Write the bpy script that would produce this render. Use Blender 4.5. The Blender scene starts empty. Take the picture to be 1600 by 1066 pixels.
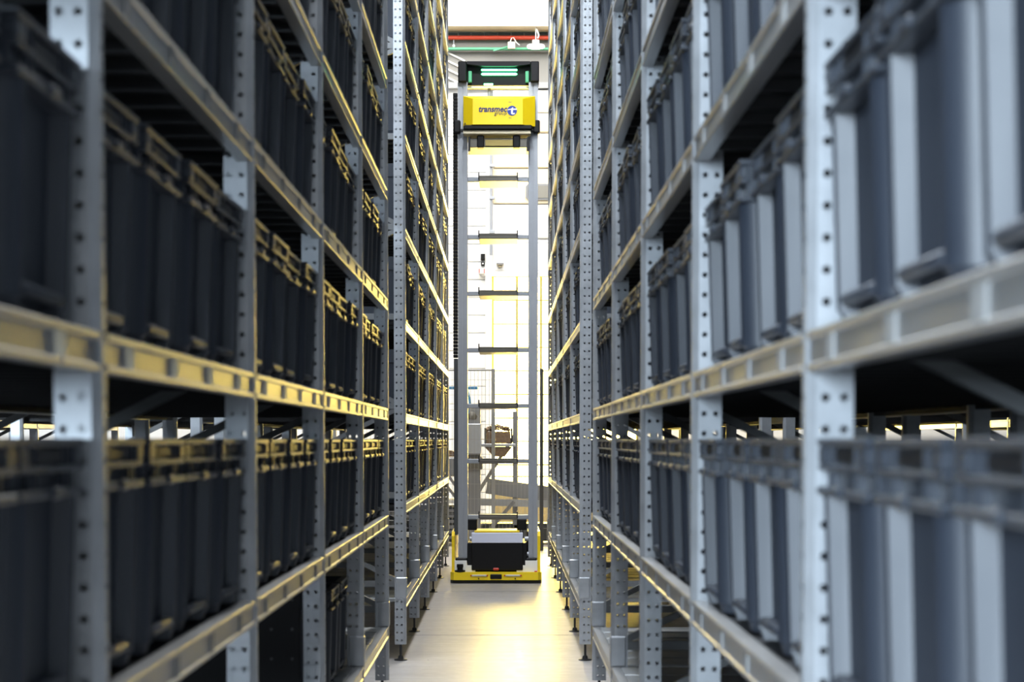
import bpy, math, random
from mathutils import Vector
random.seed(7)
SC = bpy.context.scene
C = SC.collection
PI = math.pi
R = math.radians

# ------------------------------------------------------------------ camera
H = 1.49                                   # eye height: level with the tote tops of the first full shelf
cam_d = bpy.data.cameras.new('camera')
cam = bpy.data.objects.new('camera', cam_d); C.objects.link(cam)
cam_d.sensor_width = 36.0
cam_d.lens = 36.0 * 2850 / 1600
cam_d.shift_x = 0.00625
cam_d.shift_y = 0.1778
cam_d.clip_start = 0.05; cam_d.clip_end = 200
cam.location = (0, 0, H); cam.rotation_euler = (R(90 - 2.6), 0, 0)
cam_d.dof.use_dof = True; cam_d.dof.focus_distance = 18.8; cam_d.dof.aperture_fstop = 4.2
cam_d.dof.aperture_blades = 0
SC.camera = cam

# ------------------------------------------------------------------ world, lights, exposure
SC.view_settings.view_transform = 'Standard'; SC.view_settings.look = 'None'
SC.view_settings.gamma = 1.0; SC.view_settings.use_curve_mapping = False
SC.view_settings.exposure = 0.0
w = bpy.data.worlds.new('world'); SC.world = w; w.use_nodes = True
w.node_tree.nodes['Background'].inputs[0].default_value = (0.75, 0.85, 1.0, 1)
w.node_tree.nodes['Background'].inputs[1].default_value = 0.4

def area(name, loc, target, sx, sy, power, col):
    d = bpy.data.lights.new(name, 'AREA'); d.shape = 'RECTANGLE'; d.size = sx; d.size_y = sy
    d.energy = power; d.color = col
    o = bpy.data.objects.new(name, d); C.objects.link(o); o.location = loc
    o.rotation_euler = (Vector(target) - Vector(loc)).to_track_quat('-Z', 'Y').to_euler()
    return o
# added overhead light, unseen, to brighten the end wall and goods-in zone
area('added_end_wall_light', (0.0, 26.0, 9.7), (0.0, 27.2, 0), 12.0, 5.0, 1800, (1.0, 0.98, 0.95))
# key light set inside an added, unseen window behind the camera
area('added_key_light', (-5.9, -11.7, 4.2), (0.5, 5, 2.0), 4.0, 5.0, 5600, (0.72, 0.87, 1.0))
# added strip light above the left racks, to light the right rack faces
area('added_strip_light', (-2.2, 7.5, 10.05), (-2.2, 7.5, 0), 3.0, 15.0, 2900, (0.84, 0.92, 1.0))
# unseen ceiling lamps over the aisle, placed to brighten posts and robot front
for yy, pw_ in ((-1.0, 250), (4.0, 160), (14.0, 550), (16.8, 280)):
    area('unseen_aisle_lamp', (-0.08, yy, 9.2), (-0.08, yy, 0), 0.5, 0.5, pw_, (0.95, 0.98, 1.0))

# ------------------------------------------------------------------ materials
MAT = {}
def mat(name, col, rough=0.5, metal=0.0, noise=0.0, scale=8.0, emis=None, estr=0.0, bump=0.0, stretch=None, spec=None):
    m = bpy.data.materials.new(name); m.use_nodes = True
    nt = m.node_tree; b = nt.nodes['Principled BSDF']
    b.inputs['Base Color'].default_value = (*col, 1); b.inputs['Roughness'].default_value = rough
    b.inputs['Metallic'].default_value = metal
    if spec is not None: b.inputs['Specular IOR Level'].default_value = spec
    if emis:
        b.inputs['Emission Color'].default_value = (*emis, 1); b.inputs['Emission Strength'].default_value = estr
    if noise or bump:
        tc = nt.nodes.new('ShaderNodeTexCoord'); n = nt.nodes.new('ShaderNodeTexNoise')
        n.inputs['Scale'].default_value = scale; n.inputs['Detail'].default_value = 4
        mp = nt.nodes.new('ShaderNodeMapping'); nt.links.new(tc.outputs['Object'], mp.inputs['Vector'])
        if stretch: mp.inputs['Scale'].default_value = stretch
        nt.links.new(mp.outputs['Vector'], n.inputs['Vector'])
        if noise:
            mx = nt.nodes.new('ShaderNodeMix'); mx.data_type = 'RGBA'
            mx.inputs[6].default_value = (*[c * (1 - noise) for c in col], 1)
            mx.inputs[7].default_value = (*[min(1, c * (1 + noise)) for c in col], 1)
            nt.links.new(n.outputs['Fac'], mx.inputs[0]); nt.links.new(mx.outputs[2], b.inputs['Base Color'])
            mr = nt.nodes.new('ShaderNodeMapRange')
            mr.inputs['To Min'].default_value = rough * (1 - noise * .6); mr.inputs['To Max'].default_value = min(1, rough * (1 + noise * .6))
            nt.links.new(n.outputs['Fac'], mr.inputs['Value']); nt.links.new(mr.outputs['Result'], b.inputs['Roughness'])
        if bump:
            bp = nt.nodes.new('ShaderNodeBump'); bp.inputs['Strength'].default_value = bump; bp.inputs['Distance'].default_value = 0.01
            nt.links.new(n.outputs['Fac'], bp.inputs['Height']); nt.links.new(bp.outputs['Normal'], b.inputs['Normal'])
    MAT[name] = m
    return m
mat('galvanised', (0.40, 0.42, 0.45), 0.38, 0.5, 0.22, 14)
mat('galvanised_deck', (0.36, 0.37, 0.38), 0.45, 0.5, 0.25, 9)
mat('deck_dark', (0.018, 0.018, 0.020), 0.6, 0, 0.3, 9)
mat('brace_steel', (0.16, 0.165, 0.17), 0.5, 0.2, 0.2, 9)
mat('beam_steel', (0.36, 0.36, 0.36), 0.30, 0.6, 0.25, 10, stretch=(1, .25, 3))
mat('tote_plastic', (0.025, 0.031, 0.044), 0.46, 0, 0.2, 5)
mat('tote_plastic_rim', (0.035, 0.041, 0.053), 0.34, 0, 0.1, 7)
mat('dark_plastic', (0.012, 0.012, 0.014), 0.45)
mat('latch_plastic', (0.35, 0.36, 0.38), 0.25)
mat('beam_tag', (0.24, 0.24, 0.24), 0.5)
mat('paper_label', (0.78, 0.74, 0.62), 0.6)
mat('black_metal', (0.005, 0.005, 0.006), 0.5, 0.0, 0.2, spec=0.25)
mat('black_steel', (0.03, 0.03, 0.032), 0.4, 0.6)
mat('robot_yellow', (0.86, 0.62, 0.01), 0.35)
mat('robot_white', (0.82, 0.82, 0.80), 0.4)
mat('robot_lavender', (0.66, 0.69, 0.84), 0.5)
mat('aluminium', (0.36, 0.38, 0.42), 0.42, 0.4, 0.06, 20)
mat('tray_steel', (0.16, 0.15, 0.13), 0.4, 0.6)
mat('navy_print', (0.012, 0.02, 0.12), 0.5)
mat('blue_print', (0.01, 0.04, 0.30), 0.5)
mat('grey_print', (0.13, 0.11, 0.06), 0.5)
mat('white_print', (0.85, 0.87, 0.9), 0.5)
mat('green_lamp', (0.1, 0.9, 0.4), 0.4, emis=(0.15, 1.0, 0.42), estr=9.0)
mat('clear_lens', (0.55, 0.52, 0.45), 0.25)
mat('red_plastic', (0.5, 0.03, 0.015), 0.4)
mat('white_wall', (0.80, 0.80, 0.79), 0.6, 0, 0.03, 3)
mat('cream_panel', (0.80, 0.70, 0.50), 0.55)
mat('kick_panel', (0.32, 0.26, 0.13), 0.55)
mat('white_panel', (0.84, 0.83, 0.80), 0.5)
mat('grey_wall', (0.22, 0.215, 0.20), 0.7, 0, 0.06, 2)
mat('dark_joint', (0.06, 0.07, 0.07), 0.6)
mat('red_pipe', (0.62, 0.06, 0.025), 0.4)
mat('green_pipe', (0.08, 0.38, 0.20), 0.45)
mat('beige_box', (0.62, 0.55, 0.44), 0.5)
mat('ceiling', (0.55, 0.55, 0.54), 0.8)
mat('side_wall', (0.30, 0.31, 0.32), 0.8)
mat('lamp_glow', (0.9, 0.9, 0.88), 0.4, emis=(1, 0.98, 0.93), estr=6.0)
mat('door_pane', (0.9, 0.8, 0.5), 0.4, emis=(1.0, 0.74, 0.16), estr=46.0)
mat('door_frame', (0.40, 0.31, 0.10), 0.45, 0.3)
mat('smoked_glass', (0.20, 0.19, 0.16), 0.2)
mat('fence_wire', (0.33, 0.33, 0.32), 0.5, 0.3)
mat('fence_post', (0.05, 0.05, 0.05), 0.5)
mat('machine_grey', (0.22, 0.225, 0.24), 0.5, 0.2)
mat('machine_dark', (0.05, 0.055, 0.06), 0.5)
mat('bark', (0.18, 0.12, 0.075), 0.85, 0, 0.5, 30, bump=0.6)
mat('blue_paint', (0.05, 0.22, 0.42), 0.4)
mat('rubber', (0.015, 0.015, 0.016), 0.7)

def floor_material():
    m = bpy.data.materials.new('epoxy_floor'); m.use_nodes = True; nt = m.node_tree; b = nt.nodes['Principled BSDF']
    tc = nt.nodes.new('ShaderNodeTexCoord')
    n1 = nt.nodes.new('ShaderNodeTexNoise'); n1.inputs['Scale'].default_value = 1.0; n1.inputs['Detail'].default_value = 6
    mp = nt.nodes.new('ShaderNodeMapping'); mp.inputs['Scale'].default_value = (1.3, 8.0, 1)
    nt.links.new(tc.outputs['Object'], mp.inputs['Vector']); nt.links.new(mp.outputs['Vector'], n1.inputs['Vector'])
    n2 = nt.nodes.new('ShaderNodeTexNoise'); n2.inputs['Scale'].default_value = 14; n2.inputs['Detail'].default_value = 3
    nt.links.new(tc.outputs['Object'], n2.inputs['Vector'])
    mx = nt.nodes.new('ShaderNodeMix'); mx.data_type = 'RGBA'
    mx.inputs[6].default_value = (0.24, 0.215, 0.205, 1); mx.inputs[7].default_value = (0.46, 0.44, 0.425, 1)
    nt.links.new(n1.outputs['Fac'], mx.inputs[0]); nt.links.new(mx.outputs[2], b.inputs['Base Color'])
    mr = nt.nodes.new('ShaderNodeMapRange'); mr.inputs['To Min'].default_value = 0.22; mr.inputs['To Max'].default_value = 0.45
    nt.links.new(n2.outputs['Fac'], mr.inputs['Value']); nt.links.new(mr.outputs['Result'], b.inputs['Roughness'])
    bp = nt.nodes.new('ShaderNodeBump'); bp.inputs['Strength'].default_value = 0.08; bp.inputs['Distance'].default_value = 0.01
    nt.links.new(n1.outputs['Fac'], bp.inputs['Height']); nt.links.new(bp.outputs['Normal'], b.inputs['Normal'])
    MAT['floor'] = m
floor_material()

# ------------------------------------------------------------------ mesh helpers
class MB:
    def __init__(self): self.v = []; self.f = []
    def add(self, vs, fs):
        o = len(self.v); self.v += [tuple(p) for p in vs]; self.f += [tuple(i + o for i in q) for q in fs]; return self
    def box(self, x0, x1, y0, y1, z0, z1):
        return self.add([(x0,y0,z0),(x1,y0,z0),(x1,y1,z0),(x0,y1,z0),(x0,y0,z1),(x1,y0,z1),(x1,y1,z1),(x0,y1,z1)],
                        [(0,3,2,1),(4,5,6,7),(0,1,5,4),(1,2,6,5),(2,3,7,6),(3,0,4,7)])
    def bbox(self, x0, x1, y0, y1, z0, z1, c=0.004):
        """box with chamfered edges"""
        c = min(c, (x1-x0)*.45, (y1-y0)*.45, (z1-z0)*.45)
        vs = []; idx = {}
        for i, (sx, X) in enumerate(((1, x0), (-1, x1))):
            for j, (sy, Y) in enumerate(((1, y0), (-1, y1))):
                for k, (sz, Z) in enumerate(((1, z0), (-1, z1))):
                    for ax in range(3):
                        p = [X + sx*c, Y + sy*c, Z + sz*c]; p[ax] = (X, Y, Z)[ax]
                        idx[i, j, k, ax] = len(vs); vs.append(p)
        fs = []
        for i in (0, 1):
            q = [idx[i,0,0,0], idx[i,1,0,0], idx[i,1,1,0], idx[i,0,1,0]]; fs.append(q if i else q[::-1])
            q = [idx[0,i,0,1], idx[1,i,0,1], idx[1,i,1,1], idx[0,i,1,1]]; fs.append(q[::-1] if i else q)
            q = [idx[0,0,i,2], idx[1,0,i,2], idx[1,1,i,2], idx[0,1,i,2]]; fs.append(q if i else q[::-1])
        for a in (0, 1):
            for b_ in (0, 1):
                q = [idx[a,b_,0,0], idx[a,b_,1,0], idx[a,b_,1,1], idx[a,b_,0,1]]; fs.append(q if a != b_ else q[::-1])
                q = [idx[a,0,b_,0], idx[a,1,b_,0], idx[a,1,b_,2], idx[a,0,b_,2]]; fs.append(q[::-1] if a != b_ else q)
                q = [idx[0,a,b_,1], idx[1,a,b_,1], idx[1,a,b_,2], idx[0,a,b_,2]]; fs.append(q if a != b_ else q[::-1])
                for c_ in (0, 1):
                    q = [idx[a,b_,c_,0], idx[a,b_,c_,1], idx[a,b_,c_,2]]; fs.append(q if (a+b_+c_) % 2 else q[::-1])
        return self.add(vs, fs)
    def prism(self, pts, h0, h1, axis='z', top=1.0, cx=0, cy=0):
        """polygon (ccw) extruded along axis; top scales the far end about (cx, cy)"""
        n = len(pts)
        def P(a, b, h):
            return {'z': (a, b, h), 'y': (a, h, b), 'x': (h, a, b)}[axis]
        vs = [P(a, b, h0) for a, b in pts] + [P(cx + (a-cx)*top, cy + (b-cy)*top, h1) for a, b in pts]
        fs = [tuple(range(n))[::-1], tuple(range(n, 2*n))] + [(i, (i+1) % n, n + (i+1) % n, n + i) for i in range(n)]
        return self.add(vs, fs)
    def bar(self, a, b, w, t=None, up=(0,0,1)):
        """rectangular bar from a to b"""
        a = Vector(a); b = Vector(b); d = (b-a).normalized(); t = t or w
        u = Vector(up)
        if abs(d.dot(u)) > .95: u = Vector((0,1,0))
        s = d.cross(u).normalized(); u = s.cross(d).normalized()
        vs = [p + s*i*w/2 + u*j*t/2 for p in (a, b) for i, j in ((-1,-1),(1,-1),(1,1),(-1,1))]
        return self.add(vs, [(3,2,1,0),(4,5,6,7),(0,1,5,4),(1,2,6,5),(2,3,7,6),(3,0,4,7)])
    def tube(self, pts, r, n=8):
        pts = [Vector(p) for p in pts]; vs = []; fs = []
        for i, p in enumerate(pts):
            d = (pts[min(i+1, len(pts)-1)] - pts[max(i-1, 0)]).normalized()
            u = Vector((0,0,1)) if abs(d.z) < .9 else Vector((0,1,0))
            s = d.cross(u).normalized(); u = s.cross(d)
            rr = r[i] if isinstance(r, (list, tuple)) else r
            for k in range(n):
                a = 2*PI*k/n; vs.append(p + s*math.cos(a)*rr + u*math.sin(a)*rr)
        for i in range(len(pts)-1):
            for k in range(n):
                fs.append((i*n+k, i*n+(k+1) % n, (i+1)*n+(k+1) % n, (i+1)*n+k))
        fs.append(tuple(range(n))[::-1]); fs.append(tuple(range((len(pts)-1)*n, len(pts)*n)))
        return self.add(vs, fs)
    def lathe(self, prof, n=20, c=(0,0,0)):
        vs = []; fs = []
        for r, z in prof:
            for k in range(n):
                a = 2*PI*k/n; vs.append((c[0]+r*math.cos(a), c[1]+r*math.sin(a), c[2]+z))
        for i in range(len(prof)-1):
            for k in range(n): fs.append((i*n+k, i*n+(k+1) % n, (i+1)*n+(k+1) % n, (i+1)*n+k))
        fs.append(tuple(range(n))[::-1]); fs.append(tuple(range((len(prof)-1)*n, len(prof)*n)))
        return self.add(vs, fs)
    def mesh(self, name, m, smooth=False):
        me = bpy.data.meshes.new(name); me.from_pydata(self.v, [], self.f); me.update()
        me.materials.append(MAT[m])
        if smooth:
            me.polygons.foreach_set('use_smooth', [True]*len(me.polygons)); me.set_sharp_from_angle(angle=R(40))
        return me

def inst(name, me, parent=None, loc=(0,0,0), rot=(0,0,0)):
    o = bpy.data.objects.new(name, me); C.objects.link(o); o.location = loc; o.rotation_euler = rot
    if parent is not None: o.parent = parent
    return o
def part(name, mb, m, parent=None, loc=(0,0,0), rot=(0,0,0), smooth=False, label=None):
    o = inst(name, mb.mesh(name, m, smooth), parent, loc, rot)
    if label: o['label'] = label
    return o
def tag(o, label, cat, group=None):
    o['label'] = label; o['category'] = cat
    if group: o['group'] = group
    return o
def thing(name, label, cat, loc=(0,0,0), rotz=0, group=None):
    o = bpy.data.objects.new(name, None); C.objects.link(o); o.location = loc; o.rotation_euler = (0,0,rotz)
    o.empty_display_size = .1
    return tag(o, label, cat, group)
def struct(name, mb, m, parent=None):
    o = part(name, mb, m, parent)
    if parent is None: o['kind'] = 'structure'
    return o

# ------------------------------------------------------------------ the hall
WALL_Y = 30.0
HX0, HX1, HY0, HZ = -11.0, 11.0, -12.0, 10.2
struct('floor', MB().box(HX0-.2, HX1+.2, HY0-.2, WALL_Y+.2, -.12, 0), 'floor')
fl = bpy.data.objects['floor']
for yy in (9.9, 13.9, 17.9):
    part('slab_joint', MB().bbox(HX0, HX1, yy-.006, yy+.006, -.004, .001, .0004), 'dark_joint', fl)
struct('ceiling', MB().box(HX0, HX1, HY0, WALL_Y, HZ, HZ+.15), 'ceiling')
struct('wall_left', MB().box(HX0-.2, HX0, HY0, WALL_Y, 0, HZ), 'side_wall')
struct('wall_right', MB().box(HX1, HX1+.2, HY0, WALL_Y, 0, HZ), 'side_wall')
wb = MB().box(HX0, -8.1, HY0-.2, HY0, 0, HZ).box(-3.7, HX1, HY0-.2, HY0, 0, HZ).box(-8.1, -3.7, HY0-.2, HY0, 0, 1.6).box(-8.1, -3.7, HY0-.2, HY0, 6.8, HZ)
struct('wall_back', wb, 'side_wall')
w2 = MB()
for xx in (-8.07, -7.0, -5.9, -4.8, -3.73): w2.box(xx-.03, xx+.03, HY0-.12, HY0-.06, 1.6, 6.8)
for zz in (1.63, 3.3, 5.0, 6.77): w2.box(-8.1, -3.7, HY0-.12, HY0-.06, zz-.03, zz+.03)
struct('added_window_1', w2, 'white_panel')  # unseen window bars, added around the key light behind the camera

# end wall: siding sheets left of the door, sectional boards over it, grey band and white fascia on top
we = struct('wall_end', MB().box(HX0, -0.30, WALL_Y, WALL_Y+.2, 0, 7.22).box(2.3, HX1, WALL_Y, WALL_Y+.2, 0, 7.22)
            .box(-0.30, 2.3, WALL_Y, WALL_Y+.2, 4.24, 7.22).box(HX0, HX1, WALL_Y, WALL_Y+.2, 7.22, HZ), 'white_wall')
sid = MB().bbox(-5.0, -0.32, -.03, 0, .004, .286, .012).mesh('siding_board', 'white_wall')
z = 0.05
while z < 7.0:
    inst('siding_board', sid, we, (0, WALL_Y, z)); z += 0.29
struct('wall_band', MB().box(HX0, HX1, WALL_Y-.06, WALL_Y, 7.30, 8.02), 'grey_wall', we)
struct('wall_ledge', MB().box(HX0, HX1, WALL_Y-.12, WALL_Y, 7.20, 7.295), 'side_wall', we)
struct('fascia', MB().box(HX0, HX1, WALL_Y-.45, WALL_Y-.02, 8.16, HZ), 'white_panel', we)
struct('fascia_edge', MB().box(HX0, HX1, WALL_Y-.47, WALL_Y-.02, 8.115, 8.155), 'cream_panel', we)
vent = MB().bbox(-.10, .10, -.05, 0, 0, .062, .004).mesh('vent_opening', 'dark_joint')
for k in range(-7, 12):
    inst('vent_opening', vent, we, (-0.02 + k*.215, WALL_Y, 8.04))
# boards above the door
up = [(4.25, 4.70, 'white_panel'), (4.70, 4.755, 'white_panel'), (4.785, 5.32, 'white_panel'), (5.345, 5.90, 'cream_panel'),
      (5.925, 6.47, 'cream_panel'), (6.50, 6.80, 'cream_panel'), (6.82, 7.18, 'white_panel')]
for z0, z1, m_ in up:
    part('door_board', MB().bbox(-.21, 2.3, WALL_Y-.07, WALL_Y, z0, z1, .012), m_, we)
pw = part('vision_panel_frame', MB().prism([(.33,5.44),(.37,5.40),(.96,5.40),(1.0,5.44),(1.0,5.62),(.96,5.66),(.37,5.66),(.33,5.62)], WALL_Y-.10, WALL_Y-.05, 'y'), 'machine_grey', we)
part('vision_panel', MB().prism([(.37,5.46),(.40,5.43),(.93,5.43),(.96,5.46),(.96,5.60),(.93,5.63),(.40,5.63),(.37,5.60)], WALL_Y-.11, WALL_Y-.09, 'y'), 'smoked_glass', pw)

# translucent sectional door glowing with the low sun behind it
dr = bpy.data.objects.new('door_1', None); C.objects.link(dr); dr['kind'] = 'structure'; dr['label'] = 'tall translucent sectional door glowing yellow with daylight'
part('lintel', MB().bbox(-.40, 2.4, WALL_Y-.10, WALL_Y, 4.165, 4.245, .01), 'white_panel', dr)
PW, PH = 0.395, 0.385
cols, rows = 6, 9
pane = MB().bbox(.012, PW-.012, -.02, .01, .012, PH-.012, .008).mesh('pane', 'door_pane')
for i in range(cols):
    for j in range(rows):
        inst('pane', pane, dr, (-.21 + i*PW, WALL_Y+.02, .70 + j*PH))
for i in range(cols+1):
    part('door_stile', MB().bbox(-.21+i*PW-.020, -.21+i*PW+.020, WALL_Y-.03, WALL_Y+.03, 0, 4.17, .004), 'door_frame', dr)
for j in range(rows+1):
    part('door_rail', MB().bbox(-.21, 2.18, WALL_Y-.02, WALL_Y+.03, .70+j*PH-.011, .70+j*PH+.011, .003), 'door_frame', dr)
part('kick_panel', MB().bbox(-.21, 2.3, WALL_Y-.03, WALL_Y+.05, 0, .69, .01), 'kick_panel', dr)
part('side_jamb', MB().bbox(-.33, -.225, WALL_Y-.12, WALL_Y, 0, 4.165, .008), 'white_panel', dr)

# ------------------------------------------------------------------ racks
FACE = {-1: 0.671, 1: 0.499}
BAY = 1.85; Y0 = 1.21                       # first upright frame; frames every BAY
DEPTH = 1.25
LEV = [0.42, 1.06] + [1.67 + .625*k for k in range(10)]      # shelf heights (beam top)
BEAM_H = 0.066
POST_TOP = 7.6

def hole_strip(mb, o, ux, uz, wid, ht, r, flip):
    """rectangular cell wid x ht centred at o in the plane (ux, uz), with an eight-sided hole"""
    o = Vector(o); ux = Vector(ux); uz = Vector(uz)
    out = [(-1,-1),(0,-1),(1,-1),(1,0),(1,1),(0,1),(-1,1),(-1,0)]
    vs = [o + ux*a*wid/2 + uz*b*ht/2 for a, b in out]
    vs += [o + ux*r*math.cos(R(225+45*k)) + uz*r*math.sin(R(225+45*k)) for k in range(8)]
    fs = [(k, (k+1) % 8, 8+(k+1) % 8, 8+k) for k in range(8)]
    if flip: fs = [q[::-1] for q in fs]
    mb.add(vs, fs)
def post_mesh(z0, z1, holes=True):
    mb = MB(); D = .078; ch = .016; W = .030
    wid = (D-ch)/2; n = int((z1-z0)/.0525); ht = (z1-z0)/n
    if holes:
        for k in range(n):
            zc = z0 + (k+.5)*ht
            for s in (-1, 1):
                for c in (0, 1):
                    hole_strip(mb, (ch + wid*(c+.5), s*W, zc), (1,0,0), (0,0,1), wid, ht, .0075, s > 0)
            hole_strip(mb, (0, 0, zc), (0,1,0), (0,0,1), 2*(W-ch), ht, .0070, True)
        for s in (-1, 1):      # chamfers and back lips
            mb.add([(ch, s*W, z0), (0, s*(W-ch), z0), (0, s*(W-ch), z1), (ch, s*W, z1)], [(0,1,2,3)])
            mb.add([(D, s*W, z0), (D, s*.012, z0), (D, s*.012, z1), (D, s*W, z1)], [(0,1,2,3)])
    else:
        mb.prism([(0,-W+ch),(ch,-W),(D,-W),(D,W),(ch,W),(0,W-ch)][::-1], z0, z1)
    return mb
ME_POST = post_mesh(.11, POST_TOP).mesh('upright', 'galvanised')
ME_POST_REAR = post_mesh(.11, POST_TOP, False).mesh('upright_rear', 'galvanised')
ME_FOOT = MB().lathe([(.045,0),(.045,.006),(.02,.012),(.016,.03),(.008,.034),(.008,.115)], 12).mesh('levelling_foot', 'black_steel', True)
BL = BAY - .064
def beam_mesh():
    mb = MB(); h = BEAM_H; y0, y1 = -BL/2, BL/2
    # step profile with rolled lips, in (x, z): aisle side is -x
    pr = [(.002,-h),(.040,-h),(.040,0),(.002,0),(0,-.003),(0,-.012),(.005,-.015),(.005,-h+.013),(0,-h+.010),(0,-h+.002)]
    mb.prism(pr[::-1], y0, y1, 'y')
    return mb
ME_BEAM = beam_mesh().mesh('beam', 'beam_steel')
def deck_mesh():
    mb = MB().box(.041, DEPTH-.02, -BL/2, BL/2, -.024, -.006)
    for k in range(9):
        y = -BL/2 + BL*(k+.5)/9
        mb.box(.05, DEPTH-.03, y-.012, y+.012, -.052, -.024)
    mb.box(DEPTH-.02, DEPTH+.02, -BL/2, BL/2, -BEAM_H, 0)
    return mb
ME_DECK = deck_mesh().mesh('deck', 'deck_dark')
# the lowest shelf: open cross channels
def low_deck_mesh():
    mb = MB()
    for k in range(6):
        y = -BL/2 + BL*(k+.5)/6
        mb.bbox(.041, DEPTH-.03, y-.135, y+.135, -.03, 0, .006)
    mb.box(DEPTH-.02, DEPTH+.02, -BL/2, BL/2, -BEAM_H, -.002)
    return mb
ME_LOWDECK = low_deck_mesh().mesh('low_deck', 'galvanised_deck')
ME_HBRACE = MB().box(.06, DEPTH-.05, -.018, .018, -.02, .02).mesh('horizontal_brace', 'brace_steel')
DZ = .60
ME_DBRACE = [MB().bar((.06, 0, a), (DEPTH-.06, 0, b), .03, .03, up=(0,1,0)).mesh('diagonal_brace', 'brace_steel') for a, b in ((.02, DZ-.02), (DZ-.02, .02))]
ME_SLEEVE = MB().bbox(-.004, .07, -.037, .037, 0, .145, .006).mesh('beam_connector', 'galvanised')
ME_LABEL = [MB().box(-.0035, .0, -.028, .028, -.054, -.012).mesh('shelf_label', m_) for m_ in ('beam_tag', 'paper_label')]
ME_BOLT = MB().tube([(0,0,0),(-.012,0,0)], .009, 8).mesh('bolt', 'aluminium')

def build_rack(name, label, s, face, y_start, nb, levels, low=True, full=True, labels=False, brace_lv=range(12), group='shelving racks beside the aisle', back=False):
    root = thing(name, label, 'rack', (s*face, y_start, 0), 0, group)
    rz = 0 if s > 0 else PI
    def put(nm, me, u, y, z, par=root):
        return inst(nm, me, par, (s*u, y, z), (0,0,rz))
    for k in range(nb+1):
        p = put('upright', ME_POST_REAR if back else ME_POST, 0, k*BAY, 0)
        f = inst('levelling_foot', ME_FOOT, p, (.04, 0, 0))
        p = put('upright', ME_POST_REAR, DEPTH-.04, k*BAY, 0)
        if not back: inst('levelling_foot', ME_FOOT, p, (.04, 0, 0))
        for j in brace_lv[k] if isinstance(brace_lv, dict) else brace_lv:
            put('horizontal_brace', ME_HBRACE, 0, k*BAY, .52 + DZ*j)
            put('diagonal_brace', ME_DBRACE[j % 2], 0, k*BAY, .52 + DZ*j)
        if low and full:
            inst('beam_connector', ME_SLEEVE, root, (s*0, k*BAY, LEV[0]), (0,0,rz))
    for b in range(nb):
        yc = (b+.5)*BAY
        for l in levels:
            bm = put('beam', ME_BEAM, 0, yc, LEV[l])
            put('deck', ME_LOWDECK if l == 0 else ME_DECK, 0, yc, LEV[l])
            if labels and l in (1, 2, 3):
                for q in range(4):
                    inst('shelf_label', ME_LABEL[1 if (s < 0 and l == 2) else 0], bm, (.005, (q-1.5)*.445 + .03, 0))
    return root
near = {0: (2, 3, 4), 1: (0, 1, 2, 3), 2: (0, 1, 2, 3), 3: (0, 1, 2, 3), 4: (0, 1, 2, 3), 5: (0, 1, 2, 3)}
far = {k: (0, 1, 2) for k in range(6)}; far[0] = tuple(range(9))
YF = Y0 + 6*BAY
for s, side in ((-1, 'left'), (1, 'right')):
    build_rack('shelving_rack', f'galvanised tote rack on the {side} of the aisle, nearest the camera, ending before the gap', s, FACE[s], Y0, 5, range(0, 8), labels=True, brace_lv=near)
    build_rack('shelving_rack', f'galvanised tote rack on the {side} of the aisle, beyond the gap, beside the robot', s, FACE[s], YF, 5, range(0, 12), brace_lv=far)
    build_rack('shelving_rack', f'dark rack seen through the shelf gap behind the near {side} rack', s, FACE[s] + DEPTH + .12, Y0, 5, range(1, 4), back=True, low=False, brace_lv=(0, 1, 2), group='racks standing behind the aisle racks')
    build_rack('shelving_rack', f'dark rack seen through the shelf gap behind the far {side} rack', s, FACE[s] + DEPTH + .12, YF, 5, range(1, 4), back=True, low=False, brace_lv=(0, 1, 2), group='racks standing behind the aisle racks')

    for y_, rel in ((Y0, 'near'), (YF, 'far')):
        build_rack('shelving_rack', f'dark rack across the next aisle, two rows behind the {rel} {side} rack', s, FACE[s] + 2*DEPTH + 1.4, y_, 5, range(1, 4), back=True, low=False, brace_lv=(0, 1, 2), group='racks standing behind the aisle racks')

# black perforated end panel under the first full shelf of the left near rack
pp = thing('end_panel', 'black perforated sheet panel under the left near rack', 'panel', (-FACE[-1]-.09, Y0+3*BAY-.0255, .16))
part('sheet', MB().bbox(-1.1, 0, -.004, .004, 0, .82, .003), 'black_metal', pp)
rv = MB().tube([(0,-.004,0),(0,-.007,0)], .006, 6).mesh('rivet', 'machine_dark')
for i in range(5):
    for j in range(7): inst('rivet', rv, pp, (-.03-.055*i*1.4, 0, .08+.11*j))

# ------------------------------------------------------------------ totes
TW, TD, TH = .398, .60, .43
def tote_plan(sc=1.0, w=TW/2-.006):
    half = [(.046, -w), (.020, -w+.008), (.006, -w+.024), (.0, -w+.045), (.003, -.132), (.032, -.122)]
    pts = half + [(a, -b) for a, b in half[::-1]] + [(TD-.01, w), (TD-.01, -w)]
    return [((a-TD/2)*1.0*sc, b*sc) for a, b in pts][::-1]
def loft(mb, rings, cap0=True, cap1=True):
    n = len(rings[0]); vs = [p for r in rings for p in r]; fs = []
    for i in range(len(rings)-1):
        for k in range(n): fs.append((i*n+k, i*n+(k+1) % n, (i+1)*n+(k+1) % n, (i+1)*n+k))
    if cap0: fs.append(tuple(range(n))[::-1])
    if cap1: fs.append(tuple(range((len(rings)-1)*n, len(rings)*n)))
    mb.add(vs, fs)
def tote_body(mb):
    rings = [[(a, b, z) for a, b in tote_plan(sc)] for sc, z in ((.93,0),(.95,.022),(.965,.024),(1.0,.345))]
    loft(mb, rings)
    x = -TD/2
    mb.bbox(x+.010, x+.045, -.115, .115, .030, .050, .006)          # foot ledge of the recessed front panel
    return mb
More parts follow.
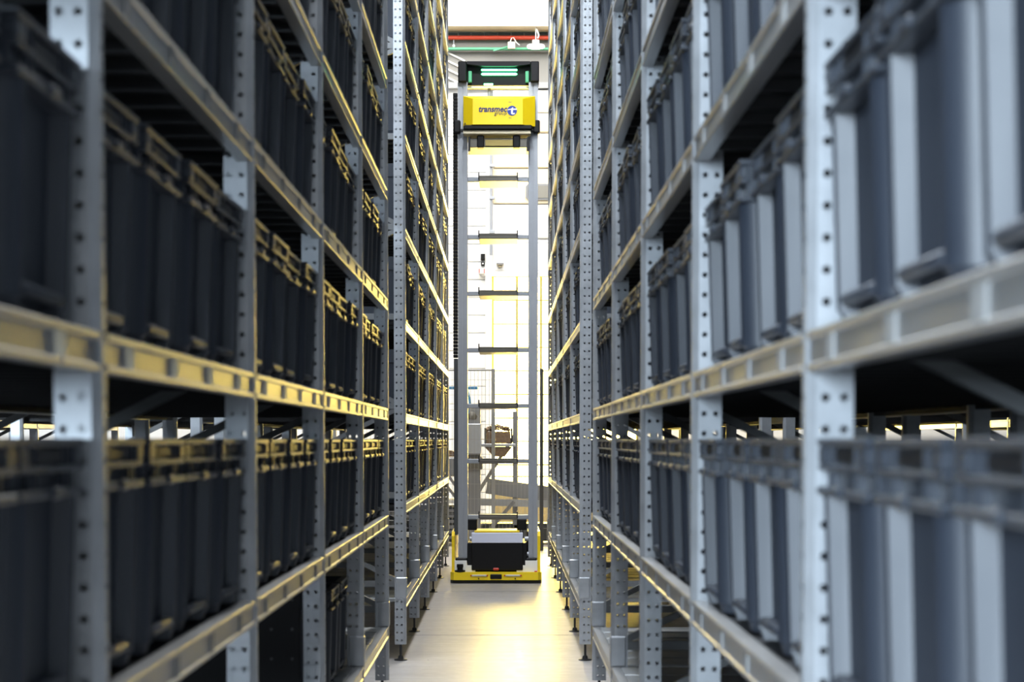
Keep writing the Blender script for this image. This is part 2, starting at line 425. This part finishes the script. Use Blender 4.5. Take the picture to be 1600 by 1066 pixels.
def tote_rim(mb):
    x = -TD/2; h = TH; wy = TW/2
    mb.bbox(x-.004, x+TD, -wy, wy, .338, .352, .004)               # stacking flange
    # collar: back, sides
    mb.box(x+.014, x+TD, -wy+.006, -wy+.016, .352, h).box(x+.014, x+TD, wy-.016, wy-.006, .352, h).box(x+TD-.012, x+TD, -wy+.01, wy-.01, .352, h)
    mb.box(x+.016, x+.022, -wy+.01, wy-.01, .352, h)               # web behind the ribs
    mb.bbox(x-.004, x+.03, -wy, wy, h-.012, h, .003)               # top lip
    mb.bbox(x-.002, x+.02, -wy, wy, .378, .388, .003)              # middle lip
    for y, ww in ((-wy+.03, .052), (wy-.03, .052)):
        mb.bbox(x-.002, x+.02, y-ww/2, y+ww/2, .388, h-.012, .004)
    for y in (-.12, .12, -.088, .088): mb.box(x+.002, x+.018, y-.003, y+.003, .352, h-.01)
    return mb
def tote_handle(mb):
    x = -TD/2
    mb.bbox(x+.004, x+.018, -.075, .075, .392, TH-.016, .003)
    return mb
def tote_latch(mb):
    x = -TD/2
    mb.bbox(x-.012, x+.0, -.030, .030, .336, .356, .006)
    return mb
ME_TB = tote_body(MB()).mesh('tote_body', 'tote_plastic', True)
ME_TR = tote_rim(MB()).mesh('tote_rim', 'tote_plastic_rim')
ME_TH = tote_handle(MB()).mesh('tote_handle', 'dark_plastic')
ME_TL = tote_latch(MB()).mesh('tote_latch', 'tote_plastic_rim')
ME_TFULL = None
mb_full = tote_latch(tote_rim(tote_body(MB())))
ME_TFULL = mb_full.mesh('tote', 'tote_plastic', True)

ORD = ['first', 'second', 'third', 'fourth', 'fifth', 'sixth', 'seventh', 'eighth', 'ninth', 'tenth', 'eleventh']
spots = []
for s in (-1, 1):
    for b in range(0, 11):
        if b == 5: continue
        for q in range(4):
            y = Y0 + (b+.5)*BAY + (q-1.5)*.446
            if y + .2 < (1.80 if s > 0 else 2.45): continue
            top = H + .252*(y+.25)                    # height the frame's upper edge reaches there
            for l in range(1, 12):
                if LEV[l] > top: continue
                spots.append((y, s, b, q, l))
    if s < 0: spots.append((Y0 + 3.5*BAY + 1.5*.446, s, 3, 3, 0)); spots.append((Y0 + 3.5*BAY + .5*.446, s, 3, 2, 0))
spots.sort(key=lambda t: (t[0], t[4], t[1]))
rest = MB(); n_ind = 0
random.seed(3)
for y, s, b, q, l in spots:
    jx, jy, jr = random.uniform(-.008, .010), random.uniform(-.005, .005), random.uniform(-.012, .012)
    loc = (s*(FACE[s] + .024 + jx + TD/2), y + jy, LEV[l] + .003); rz = (0 if s > 0 else PI) + jr
    if l == 0: loc = (s*(FACE[s] + .07 + TD/2), y, LEV[l] + .003)
    side = 'left' if s < 0 else 'right'
    if n_ind < 300:
        n_ind += 1
        where = f'{ORD[b]} bay' if b < 5 else f'{ORD[b-6]} bay past the gap'
        lvl = 'lowest shelf' if l == 0 else f'{ORD[l-1]} full shelf'
        lab = f'dark grey tote {ORD[q]} in {where}, {lvl}, {side} side'
        grp = f'grey totes in the {side} racks'
        if b < 5:
            t = thing('tote', lab, 'tote', loc, rz, grp)
            inst('body', ME_TB, t); inst('rim', ME_TR, t); inst('handle', ME_TH, t); inst('latch', ME_TL, t)
        else:
            o = inst('tote', ME_TFULL, None, loc, (0,0,rz)); tag(o, lab, 'tote', grp)
    else:
        c, sn = math.cos(rz), math.sin(rz)
        rest.add([(loc[0]+c*vx-sn*vy, loc[1]+sn*vx+c*vy, loc[2]+vz) for vx, vy, vz in mb_full.v], mb_full.f)
ro = part('totes_far_bays', rest, 'tote_plastic', None, smooth=True)
ro['kind'] = 'stuff'; tag(ro, 'rows of dark totes filling the farthest rack bays beside and behind the robot', 'totes')

# ------------------------------------------------------------------ the climbing picker robot
RB = thing('picking_robot', 'tall yellow and grey tote picking robot standing in the aisle', 'robot', (-.1, 18.95, 0))
def rp(name, mb, m, par=None, smooth=False, label=None): return part(name, mb, m, par or RB, smooth=smooth, label=label)
# base
sk = rp('skirt', MB().prism([(-.46,.0),(.46,.0),(.475,.03),(.475,1.45),(-.475,1.45),(-.475,.03)], .006, .036), 'rubber')
base = rp('base', MB().prism([(-.44,-.03),(.44,-.03),(.475,.02),(.475,1.45),(-.475,1.45),(-.475,.02)], .036, .118), 'robot_yellow', label='yellow base with black skirt')
for x in (-.175, .175):
    lb = part('base_lamp', MB().bbox(x-.078, x+.078, -.04, -.028, .075, .093, .004), 'clear_lens', base)
    for dx in (-.085, .085): part('lamp_screw', MB().tube([(x+dx,-.03,.084),(x+dx,-.037,.084)], .008, 8), 'red_plastic', base)
part('sensor_window', MB().bbox(-.06, .06, -.042, -.028, .048, .098, .008), 'black_metal', base)
for x in (-.18, .20): part('screw', MB().tube([(x,-.03,.052),(x,-.036,.052)], .007, 8), 'black_steel', base)
for sx in (-1, 1):
    g = rp('side_guard', MB().prism([(.05,.118),(1.40,.118),(1.40,.46),(1.30,.535),(.12,.535),(.05,.49)], sx*.462, sx*.432, 'x'), 'robot_yellow')
    xi = .432
    pts = [(.432,.118),(.432,.235),(.305,.235),(.305,.185),(.215,.185),(.215,.118)]
    pts = [(sx*a, b) for a, b in pts]
    part('inner_step', MB().prism(pts if sx < 0 else pts[::-1], .03, .20, 'y'), 'robot_white', g)
    rp('mast_foot', MB().bbox(sx*.30-.11 + (.0 if sx > 0 else 0), sx*.30+.11, .10, .34, .225, .265, .01) if False else
       MB().bbox(min(sx*.30, sx*.425)+.0133*0, max(sx*.30, sx*.425), .06, .34, .225, .262, .01), 'black_metal')
rp('drive_housing', MB().bbox(-.30, .325, .06, .9, .118, .42, .008).bbox(-.345, -.30, .16, .8, .19, .53, .01).bbox(.325, .37, .16, .8, .19, .53, .01), 'black_metal')
rp('front_cover', MB().bbox(-.255, .28, .02, .06, .135, .42, .006), 'black_metal')
rp('cover_panel', MB().bbox(-.255, .28, .015, .10, .42, .527, .005), 'robot_lavender')
rp('top_ledge', MB().bbox(-.225, .245, .02, .5, .528, .548, .004), 'robot_yellow')
rp('laser_scanner', MB().lathe([(.055,0),(.055,.018),(.028,.022),(.028,.045),(.034,.05),(.034,.078),(.03,.082)], 16, (-.375,.02,.118)), 'black_metal', smooth=True)
rp('red_button', MB().bbox(-.03, .03, .0, .03, .135, .16, .006), 'red_plastic')
rp('red_button', MB().bbox(.40, .43, .0, .03, .118, .13, .004), 'red_plastic')
for x in (-.30, .22): rp('motor_block', MB().bbox(x, x+.10, .12, .4, .55, .665, .008), 'black_metal')
for sx, x in ((-1, -.262), (1, .31)):
    for zz in (.30, .46):
        rp('roller', MB().tube([(x-.012,.10,zz),(x+.03,.10,zz)], .025, 12), 'aluminium', smooth=True)
# mast columns with a groove
for x0, x1, nm in ((-.395, -.295, 'L'), (.338, .436, 'R')):
    w_ = x1-x0; xm = x0 + w_*.52
    pr = [(x0,.10),(xm-.006,.10),(xm-.006,.118),(xm+.006,.118),(xm+.006,.10),(x1,.10),(x1,.26),(x0,.26)]
    rp('mast_column', MB().prism(pr, .26, 5.19), 'aluminium')
ch = MB(); z = 2.35
while z < 5.08:
    ch.bbox(-.445, -.398, .11, .20, z, z+.031, .004); z += .036
rp('cable_chain', ch, 'black_metal')
rp('chain_guide', MB().bbox(-.440, -.398, .12, .20, .5, 2.34, .004), 'machine_dark')
# rungs that each carry a tote tray
for i, zz in enumerate([4.199, 3.603, 3.017, 2.43, 1.848, 1.271, .686]):
    cb = rp('crossbar', MB().bbox(-.295, .338, .14, .20, zz-.024, zz+.022, .004), 'aluminium')
    tr = MB().bbox(-.175, .225, .08, .62, zz-.026, zz+.012, .004).bbox(-.175, .225, .08, .10, zz+.012, zz+.030, .003)
    part('tray', tr, 'tray_steel', cb)
    hk = MB()
    for x in (-.178, .222): hk.bbox(x-.006, x+.006, .075, .09, zz-.01, zz+.062, .002)
    part('tray_hook', hk, 'black_steel', cb)
# head with the green status lamps
hd = rp('head', MB().box(-.385,.44,.16,.40,5.17,5.385).bbox(-.39,-.30,.04,.40,5.185,5.395,.01).bbox(.355,.445,.04,.40,5.185,5.395,.01)
        .prism([(-.30,5.365),(-.12,5.345),(.18,5.345),(.355,5.365),(.355,5.395),(-.30,5.395)], .05, .40, 'y').bbox(-.30,.355,.14,.17,5.165,5.36,.004), 'black_metal', label='black mast head with green light bars')
part('light_bar', MB().bbox(-.152, .22, .105, .142, 5.266, 5.288, .010), 'green_lamp', hd)
part('light_bar', MB().bbox(-.152, .22, .09, .142, 5.312, 5.324, .005), 'green_lamp', hd)
part('light_strip', MB().bbox(-.125, -.03, .12, .142, 5.166, 5.182, .003), 'green_lamp', hd)
for x in (-.285, .305): part('side_reflector', MB().bbox(x, x+.035, .08, .13, 5.185, 5.30, .004), 'green_pipe', hd)
rp('mast_tie', MB().bbox(-.295, .338, .14, .18, 5.135, 5.155, .004), 'robot_white')
rp('sensor_arm', MB().bbox(-.085, -.055, .18, .22, 5.03, 5.14, .004).bbox(-.055, -.03, .18, .22, 5.03, 5.11, .004), 'aluminium')
# carriage
cx0, cx1, cz0, cz1 = -.335, .405, 4.722, 5.032
fx0, fx1, fz1 = -.237, .275, 4.985
cg = MB()
cg.add([(cx0,.02,cz0),(cx1,.02,cz0),(cx1,.02,cz1),(cx0,.02,cz1),(fx0,-.10,cz0),(fx1,-.10,cz0),(fx1,-.10,fz1),(fx0,-.10,fz1),
        (cx0,.09,cz0),(cx1,.09,cz0),(cx1,.09,cz1),(cx0,.09,cz1)],
       [(4,5,6,7),(0,4,7,3),(5,1,2,6),(7,6,2,3),(0,8,9,1,5,4),(3,2,10,11),(8,11,10,9),(0,3,11,8),(1,9,10,2)])
car = rp('carriage', cg, 'robot_yellow', label='yellow lift carriage cover with blue lettering')
part('carriage_skid', MB().bbox(-.33, .37, -.09, .10, 4.676, 4.72, .008), 'black_metal', car)
for sx, x in ((-1, -.40), (1, .42)):
    part('guide_roller', MB().bbox(x-.035, x+.035, .02, .14, 4.66, 4.79, .012), 'black_metal', car)
    part('roller_arm', MB().bbox(min(x, x-sx*.09), max(x, x-sx*.09), .03, .08, 4.675, 4.70, .004), 'black_steel', car)
fork = rp('fork', MB().bbox(-.335, .36, -.06, .45, 4.632, 4.672, .006), 'cream_panel')
part('fork_bed', MB().bbox(-.28, .335, .0, .5, 4.505, 4.60, .006), 'tray_steel', fork)
for x in (-.195, .175): part('fork_roller', MB().bbox(x-.0, x+.075, -.03, .1, 4.50, 4.625, .01), 'black_metal', fork)
part('fork_plate', MB().bbox(-.11, .175, -.02, .06, 4.515, 4.58, .004), 'door_frame', fork)
for x in (-.275, .33): part('fork_tip', MB().bbox(x-.012, x+.012, -.03, .2, 4.46, 4.61, .004), 'black_steel', fork)

def text_mesh(name, body, size, m, shear=0.0, bold=0.0):
    cu = bpy.data.curves.new(name, 'FONT'); cu.body = body; cu.size = size; cu.shear = shear; cu.offset = bold; cu.extrude = .0012
    cu.resolution_u = 3
    o = bpy.data.objects.new(name, cu); C.objects.link(o)
    dg = bpy.context.evaluated_depsgraph_get(); me = bpy.data.meshes.new_from_object(o.evaluated_get(dg))
    bpy.data.objects.remove(o); bpy.data.curves.remove(cu)
    me.materials.clear(); me.materials.append(MAT[m]); return me
def put_text(name, body, x0, x1, zb, height, m, shear, bold):
    me = text_mesh(name, body, 1.0, m, shear, bold)
    xs = [v.co.x for v in me.vertices]; k = (x1-x0)/(max(xs)-min(xs))
    for v in me.vertices: v.co.x = (v.co.x-min(xs))*k; v.co.y *= height; v.co.z = v.co.z
    o = inst(name, me, car, (x0, -.1025, zb), (R(90), 0, 0)); return o
put_text('lettering', 'transmec', -.176, .118, 4.851, .085, 'navy_print', .22, .028)
put_text('lettering', 'group', -.018, .112, 4.820, .050, 'grey_print', .22, .006)
disc = part('logo_disc', MB().lathe([(.050,0),(.050,.002)], 28), 'blue_print', car, (.166, -.1015, 4.862), (R(90), 0, 0))
part('logo_stroke', MB().prism([(-.045,.012),(-.010,.020),(.004,.032),(.012,.032),(.012,.020),(.048,.022),(.05,.008),(.010,.008),(.008,-.022),(.016,-.026),(.030,-.022),(.026,-.036),(.004,-.040),(-.010,-.032),(-.010,.010),(-.046,.004)], .0021, .004), 'white_print', disc)
for zz in (4.945, 4.785):
    for dx in (-.010, .0, .010): part('carriage_mark', MB().box(.146+dx-.003, .146+dx+.003, -.1025, -.1005, zz, zz+.008), 'navy_print', car)
part('carriage_screw', MB().tube([(-.318,.0,4.748),(-.318,-.015,4.748)], .007, 8), 'black_steel', car)

# ------------------------------------------------------------------ goods-in zone behind the robot
FY = 24.6
fe = thing('mesh_fence', 'wire mesh safety fence with dark posts behind the robot', 'fence', (0, FY, 0))
FT = 2.43
for x in (-2.3, -.165, .485, 2.4):
    part('fence_post', MB().bbox(x-.025, x+.025, -.03, .03, 0, FT+.02, .004), 'fence_post' if x > 0 else 'fence_wire', fe)
def wire_panel(x0, x1, z0, z1, dx, dz):
    mb = MB(); x = x0+dx
    while x < x1: mb.bar((x, 0, z0), (x, 0, z1), .005); x += dx
    z = z0+dz
    while z < z1: mb.bar((x0, .004, z), (x1, .004, z), .005); z += dz
    mb.bar((x0,0,z0),(x1,0,z0), .02).bar((x0,0,z1),(x1,0,z1), .02)
    return mb
for x0, x1, z1 in ((-2.27, -.19, FT), (-.14, .46, 1.0), (.51, 2.37, 1.0)):
    p_ = part('wire_panel', wire_panel(x0, x1, .10, z1, .05, .20), 'fence_wire', fe); p_['kind'] = 'stuff'

st = thing('lift_column', 'grey steel conveyor lift column behind the fence', 'machine', (-.44, 25.6, 0))
part('column', MB().bbox(-.13, .09, -.1, .1, 0, 1.95, .01), 'machine_grey', st)
part('control_box', MB().bbox(-.22, .10, -.2, -.1, 1.30, 1.72, .012), 'aluminium', st)
part('gearbox', MB().bbox(-.10, .12, -.16, .0, 1.08, 1.26, .015), 'tray_steel', st)
part('arm', MB().bbox(-.55, .05, -.05, .02, 2.20, 2.24, .006), 'blue_paint', st)
part('cable', MB().tube([(-.10,-.06,2.20),(-.06,-.07,2.05),(-.05,-.08,1.95),(-.09,-.09,1.85)], .018, 8), 'blue_paint', st, smooth=True)
part('motor', MB().lathe([(.10,0),(.11,.04),(.09,.10),(.05,.14)], 14, (-.03,-.02,1.78)), 'tray_steel', st, smooth=True)

cv = thing('incline_conveyor', 'grey roller conveyor on diagonal steel legs behind the fence', 'conveyor', (0, 26.2, 0))
part('bed', MB().bar((-.27, 0, .84), (.75, 0, .70), .5, .22, up=(0,0,1)), 'machine_grey', cv)
part('side_rail', MB().bar((-.62, -.28, .62), (.75, -.28, .58), .04, .10), 'aluminium', cv)
part('diagonal_strut', MB().bar((-.42,-.2,.70),(.12,-.2,1.55), .05, .05, up=(0,1,0)), 'machine_grey', cv)
part('diagonal_strut', MB().bar((-.40,-.3,.02),(.12,-.3,.62), .05, .05, up=(0,1,0)), 'machine_grey', cv)
part('leg', MB().bbox(.10, .17, -.2, -.13, 0, 1.9, .006), 'machine_grey', cv)
part('shelf_rail', MB().bbox(-.46, .14, -.58, -.12, 1.40, 1.44, .006), 'aluminium', cv)
for k in range(9): part('roller', MB().tube([(-.30+k*.115,-.24,.60-.004*k),(-.30+k*.115,.2,.60-.004*k)], .035, 8), 'black_steel', cv)
part('base_frame', MB().bbox(-.6, .8, -.2, .4, .05, .30, .02), 'machine_dark', cv)

bn = thing('bark_crate', 'crate heaped with brown bark on the lift rail behind the fence', 'crate', (-.10, 25.80, 1.442))
part('crate_side', MB().prism([(-.17,-.15),(.17,-.15),(.17,.15),(-.17,.15)], 0, .17), 'bark', bn)
heap = MB(); random.seed(11)
for k in range(70):
    x, y = random.uniform(-.16,.16), random.uniform(-.13,.13); zt = .17 + .075*(1-(x/.2)**2)*random.uniform(.3, 1.2)
    a = random.uniform(0, PI); d = Vector((math.cos(a)*.035, math.sin(a)*.035, random.uniform(-.02,.03)))
    heap.bar(Vector((x,y,zt))-d, Vector((x,y,zt))+d, .022, .012)
hp = part('bark_chips', heap, 'bark', bn); hp['kind'] = 'stuff'
for x in (-.185, .185): part('crate_post', MB().bbox(x-.012, x+.012, -.16, .16, .0, .22, .003), 'black_steel', bn)
hb = thing('bark_hopper', 'brown hopper full of bark hanging under the lift rail', 'hopper', (-.10, 25.80, 1.26))
part('hopper_body', MB().prism([(-.07,.0),(.09,.0),(.19,.13),(-.19,.13)], -.14, .14, 'y'), 'bark', hb)
part('hopper_lip', MB().bbox(-.195, .195, -.15, .15, .125, .138, .004), 'tray_steel', hb)

lc = thing('low_conveyor', 'dark conveyor with slatted sides behind the left rack end', 'conveyor', (-1.25, 26.0, 0))
part('frame', MB().bbox(-.8, .55, -.3, .5, .05, .55, .02), 'machine_dark', lc)
for k in range(6): part('side_slat', MB().bbox(-.8, .55, -.33, -.30, .10+k*.075, .14+k*.075, .004), 'machine_grey', lc)
part('white_top', MB().bbox(-.8, .55, -.33, .5, .60, .66, .01), 'white_panel', lc)
part('upper_frame', MB().bbox(-.8, .55, -.3, .4, .98, 1.25, .02), 'machine_grey', lc)
for xa, xb in ((.2, .55), (.34, .66)): part('diagonal_strut', MB().bar((xa,-.35,1.15),(xb,-.35,.68), .04, .04, up=(0,1,0)), 'machine_grey', lc)
part('bark_load', MB().prism([(.0,1.26),(.6,1.26),(.5,1.34),(.1,1.40)], -.2, .2, 'y'), 'bark', lc)

# wall and roof services
tag(part('sprinkler_pipe', MB().tube([(-8, 29.85, 8.0), (8, 29.85, 8.0)], .035, 12), 'red_pipe', smooth=True), 'red sprinkler pipe running across under the white fascia', 'pipe')
tag(part('cable_tray', MB().bbox(-8, 8, 29.80, 29.88, 7.80, 7.835, .004).bar((-.2,29.79,7.78),(.05,29.79,7.85), .02), 'green_pipe'), 'thin green cable tray below the red pipe', 'cable tray')
jb = thing('junction_box', 'small beige junction box on the green cable tray', 'box', (.095, 29.745, 7.80))
part('box', MB().bbox(-.06, .06, -.03, .03, 0, .11, .006), 'beige_box', jb)
part('cable', MB().tube([(-.02,0,.11),(.0,0,.17),(.03,0,.18),(.08,0,.10),(.13,0,.06)], .008, 6), 'white_panel', jb)
sp = thing('fire_sprinkler', 'small white sprinkler head under the red pipe', 'sprinkler', (-.84, 29.85, 7.84))
part('stem', MB().tube([(0,0,.05),(0,0,.13)], .008, 8), 'aluminium', sp); part('bulb', MB().lathe([(.008,0),(.024,.015),(.024,.035),(.012,.055)], 12), 'white_panel', sp, smooth=True)
hl = thing('high_bay_lamp', 'round white high bay lamp hanging at the end of the aisle', 'lamp', (.485, 29.62, 7.80))
part('reflector', MB().lathe([(.145,0),(.15,.012),(.14,.03),(.05,.05),(.05,.052)], 28), 'white_panel', hl, smooth=True)
part('diffuser', MB().lathe([(.138,-.006),(.14,.001)], 28), 'lamp_glow', hl)
part('driver', MB().bbox(-.055, .055, -.055, .055, .052, .11, .01), 'white_panel', hl)
part('hanger', MB().tube([(0,0,.11),(0,0,.318)], .008, 8).tube([(.03,0,.14),(.05,0,.19),(.012,0,.29)], .012, 8), 'white_panel', hl)
for k in range(4):
    zz = 7.76 - k*.135
    tag(part('slanted_conduit', MB().tube([(-1.35, 29.922, zz+.22), (-.66, 29.922, zz-.12)], .016, 8), 'white_panel', smooth=True),
        f'white slanted conduit {["highest", "second", "third", "lowest"][k]} of four left of the robot head', 'conduit', 'slanted white conduits')
vp = thing('conduit_run', 'grey vertical conduit with brackets beside the sectional door boards', 'conduit', (-.235, 29.86, 4.3))
part('conduit', MB().tube([(0,0,.2),(0,0,2.8)], .022, 10), 'aluminium', vp, smooth=True)
for zz in (.55, 1.1, 1.62): part('bracket', MB().bbox(-.03, .06, -.05, .03, zz, zz+.05, .006), 'aluminium', vp)
sb = thing('switch_box', 'black switch box with a white symbol on the wall left of the door', 'switch', (-.37, 29.88, 4.33))
part('upper_box', MB().bbox(-.035, .035, -.05, .09, .09, .19, .006), 'black_metal', sb)
part('lower_box', MB().bbox(-.03, .03, -.05, .09, .0, .06, .006), 'black_metal', sb)
part('symbol', MB().bbox(-.012, .012, -.055, -.048, .02, .042, .002), 'white_print', sb)
rs = thing('warning_marker', 'small red and white marker left of the door lintel', 'sign', (-.39, 29.88, 4.20))
part('plate', MB().bbox(-.05, .05, -.03, .09, 0, .09, .004), 'white_panel', rs)
for x in (-.045, .035): part('red_stripe', MB().bbox(x, x+.014, -.034, -.028, .01, .08, .001), 'red_plastic', rs)
wl = thing('wall_sensor', 'small grey sensor above the translucent door', 'sensor', (-.09, 29.88, 4.32))
part('housing', MB().bbox(-.06, .06, -.06, .04, .02, .055, .006), 'machine_grey', wl); part('lens', MB().bbox(-.03, .03, -.05, .03, -.01, .02, .006), 'tray_steel', wl)
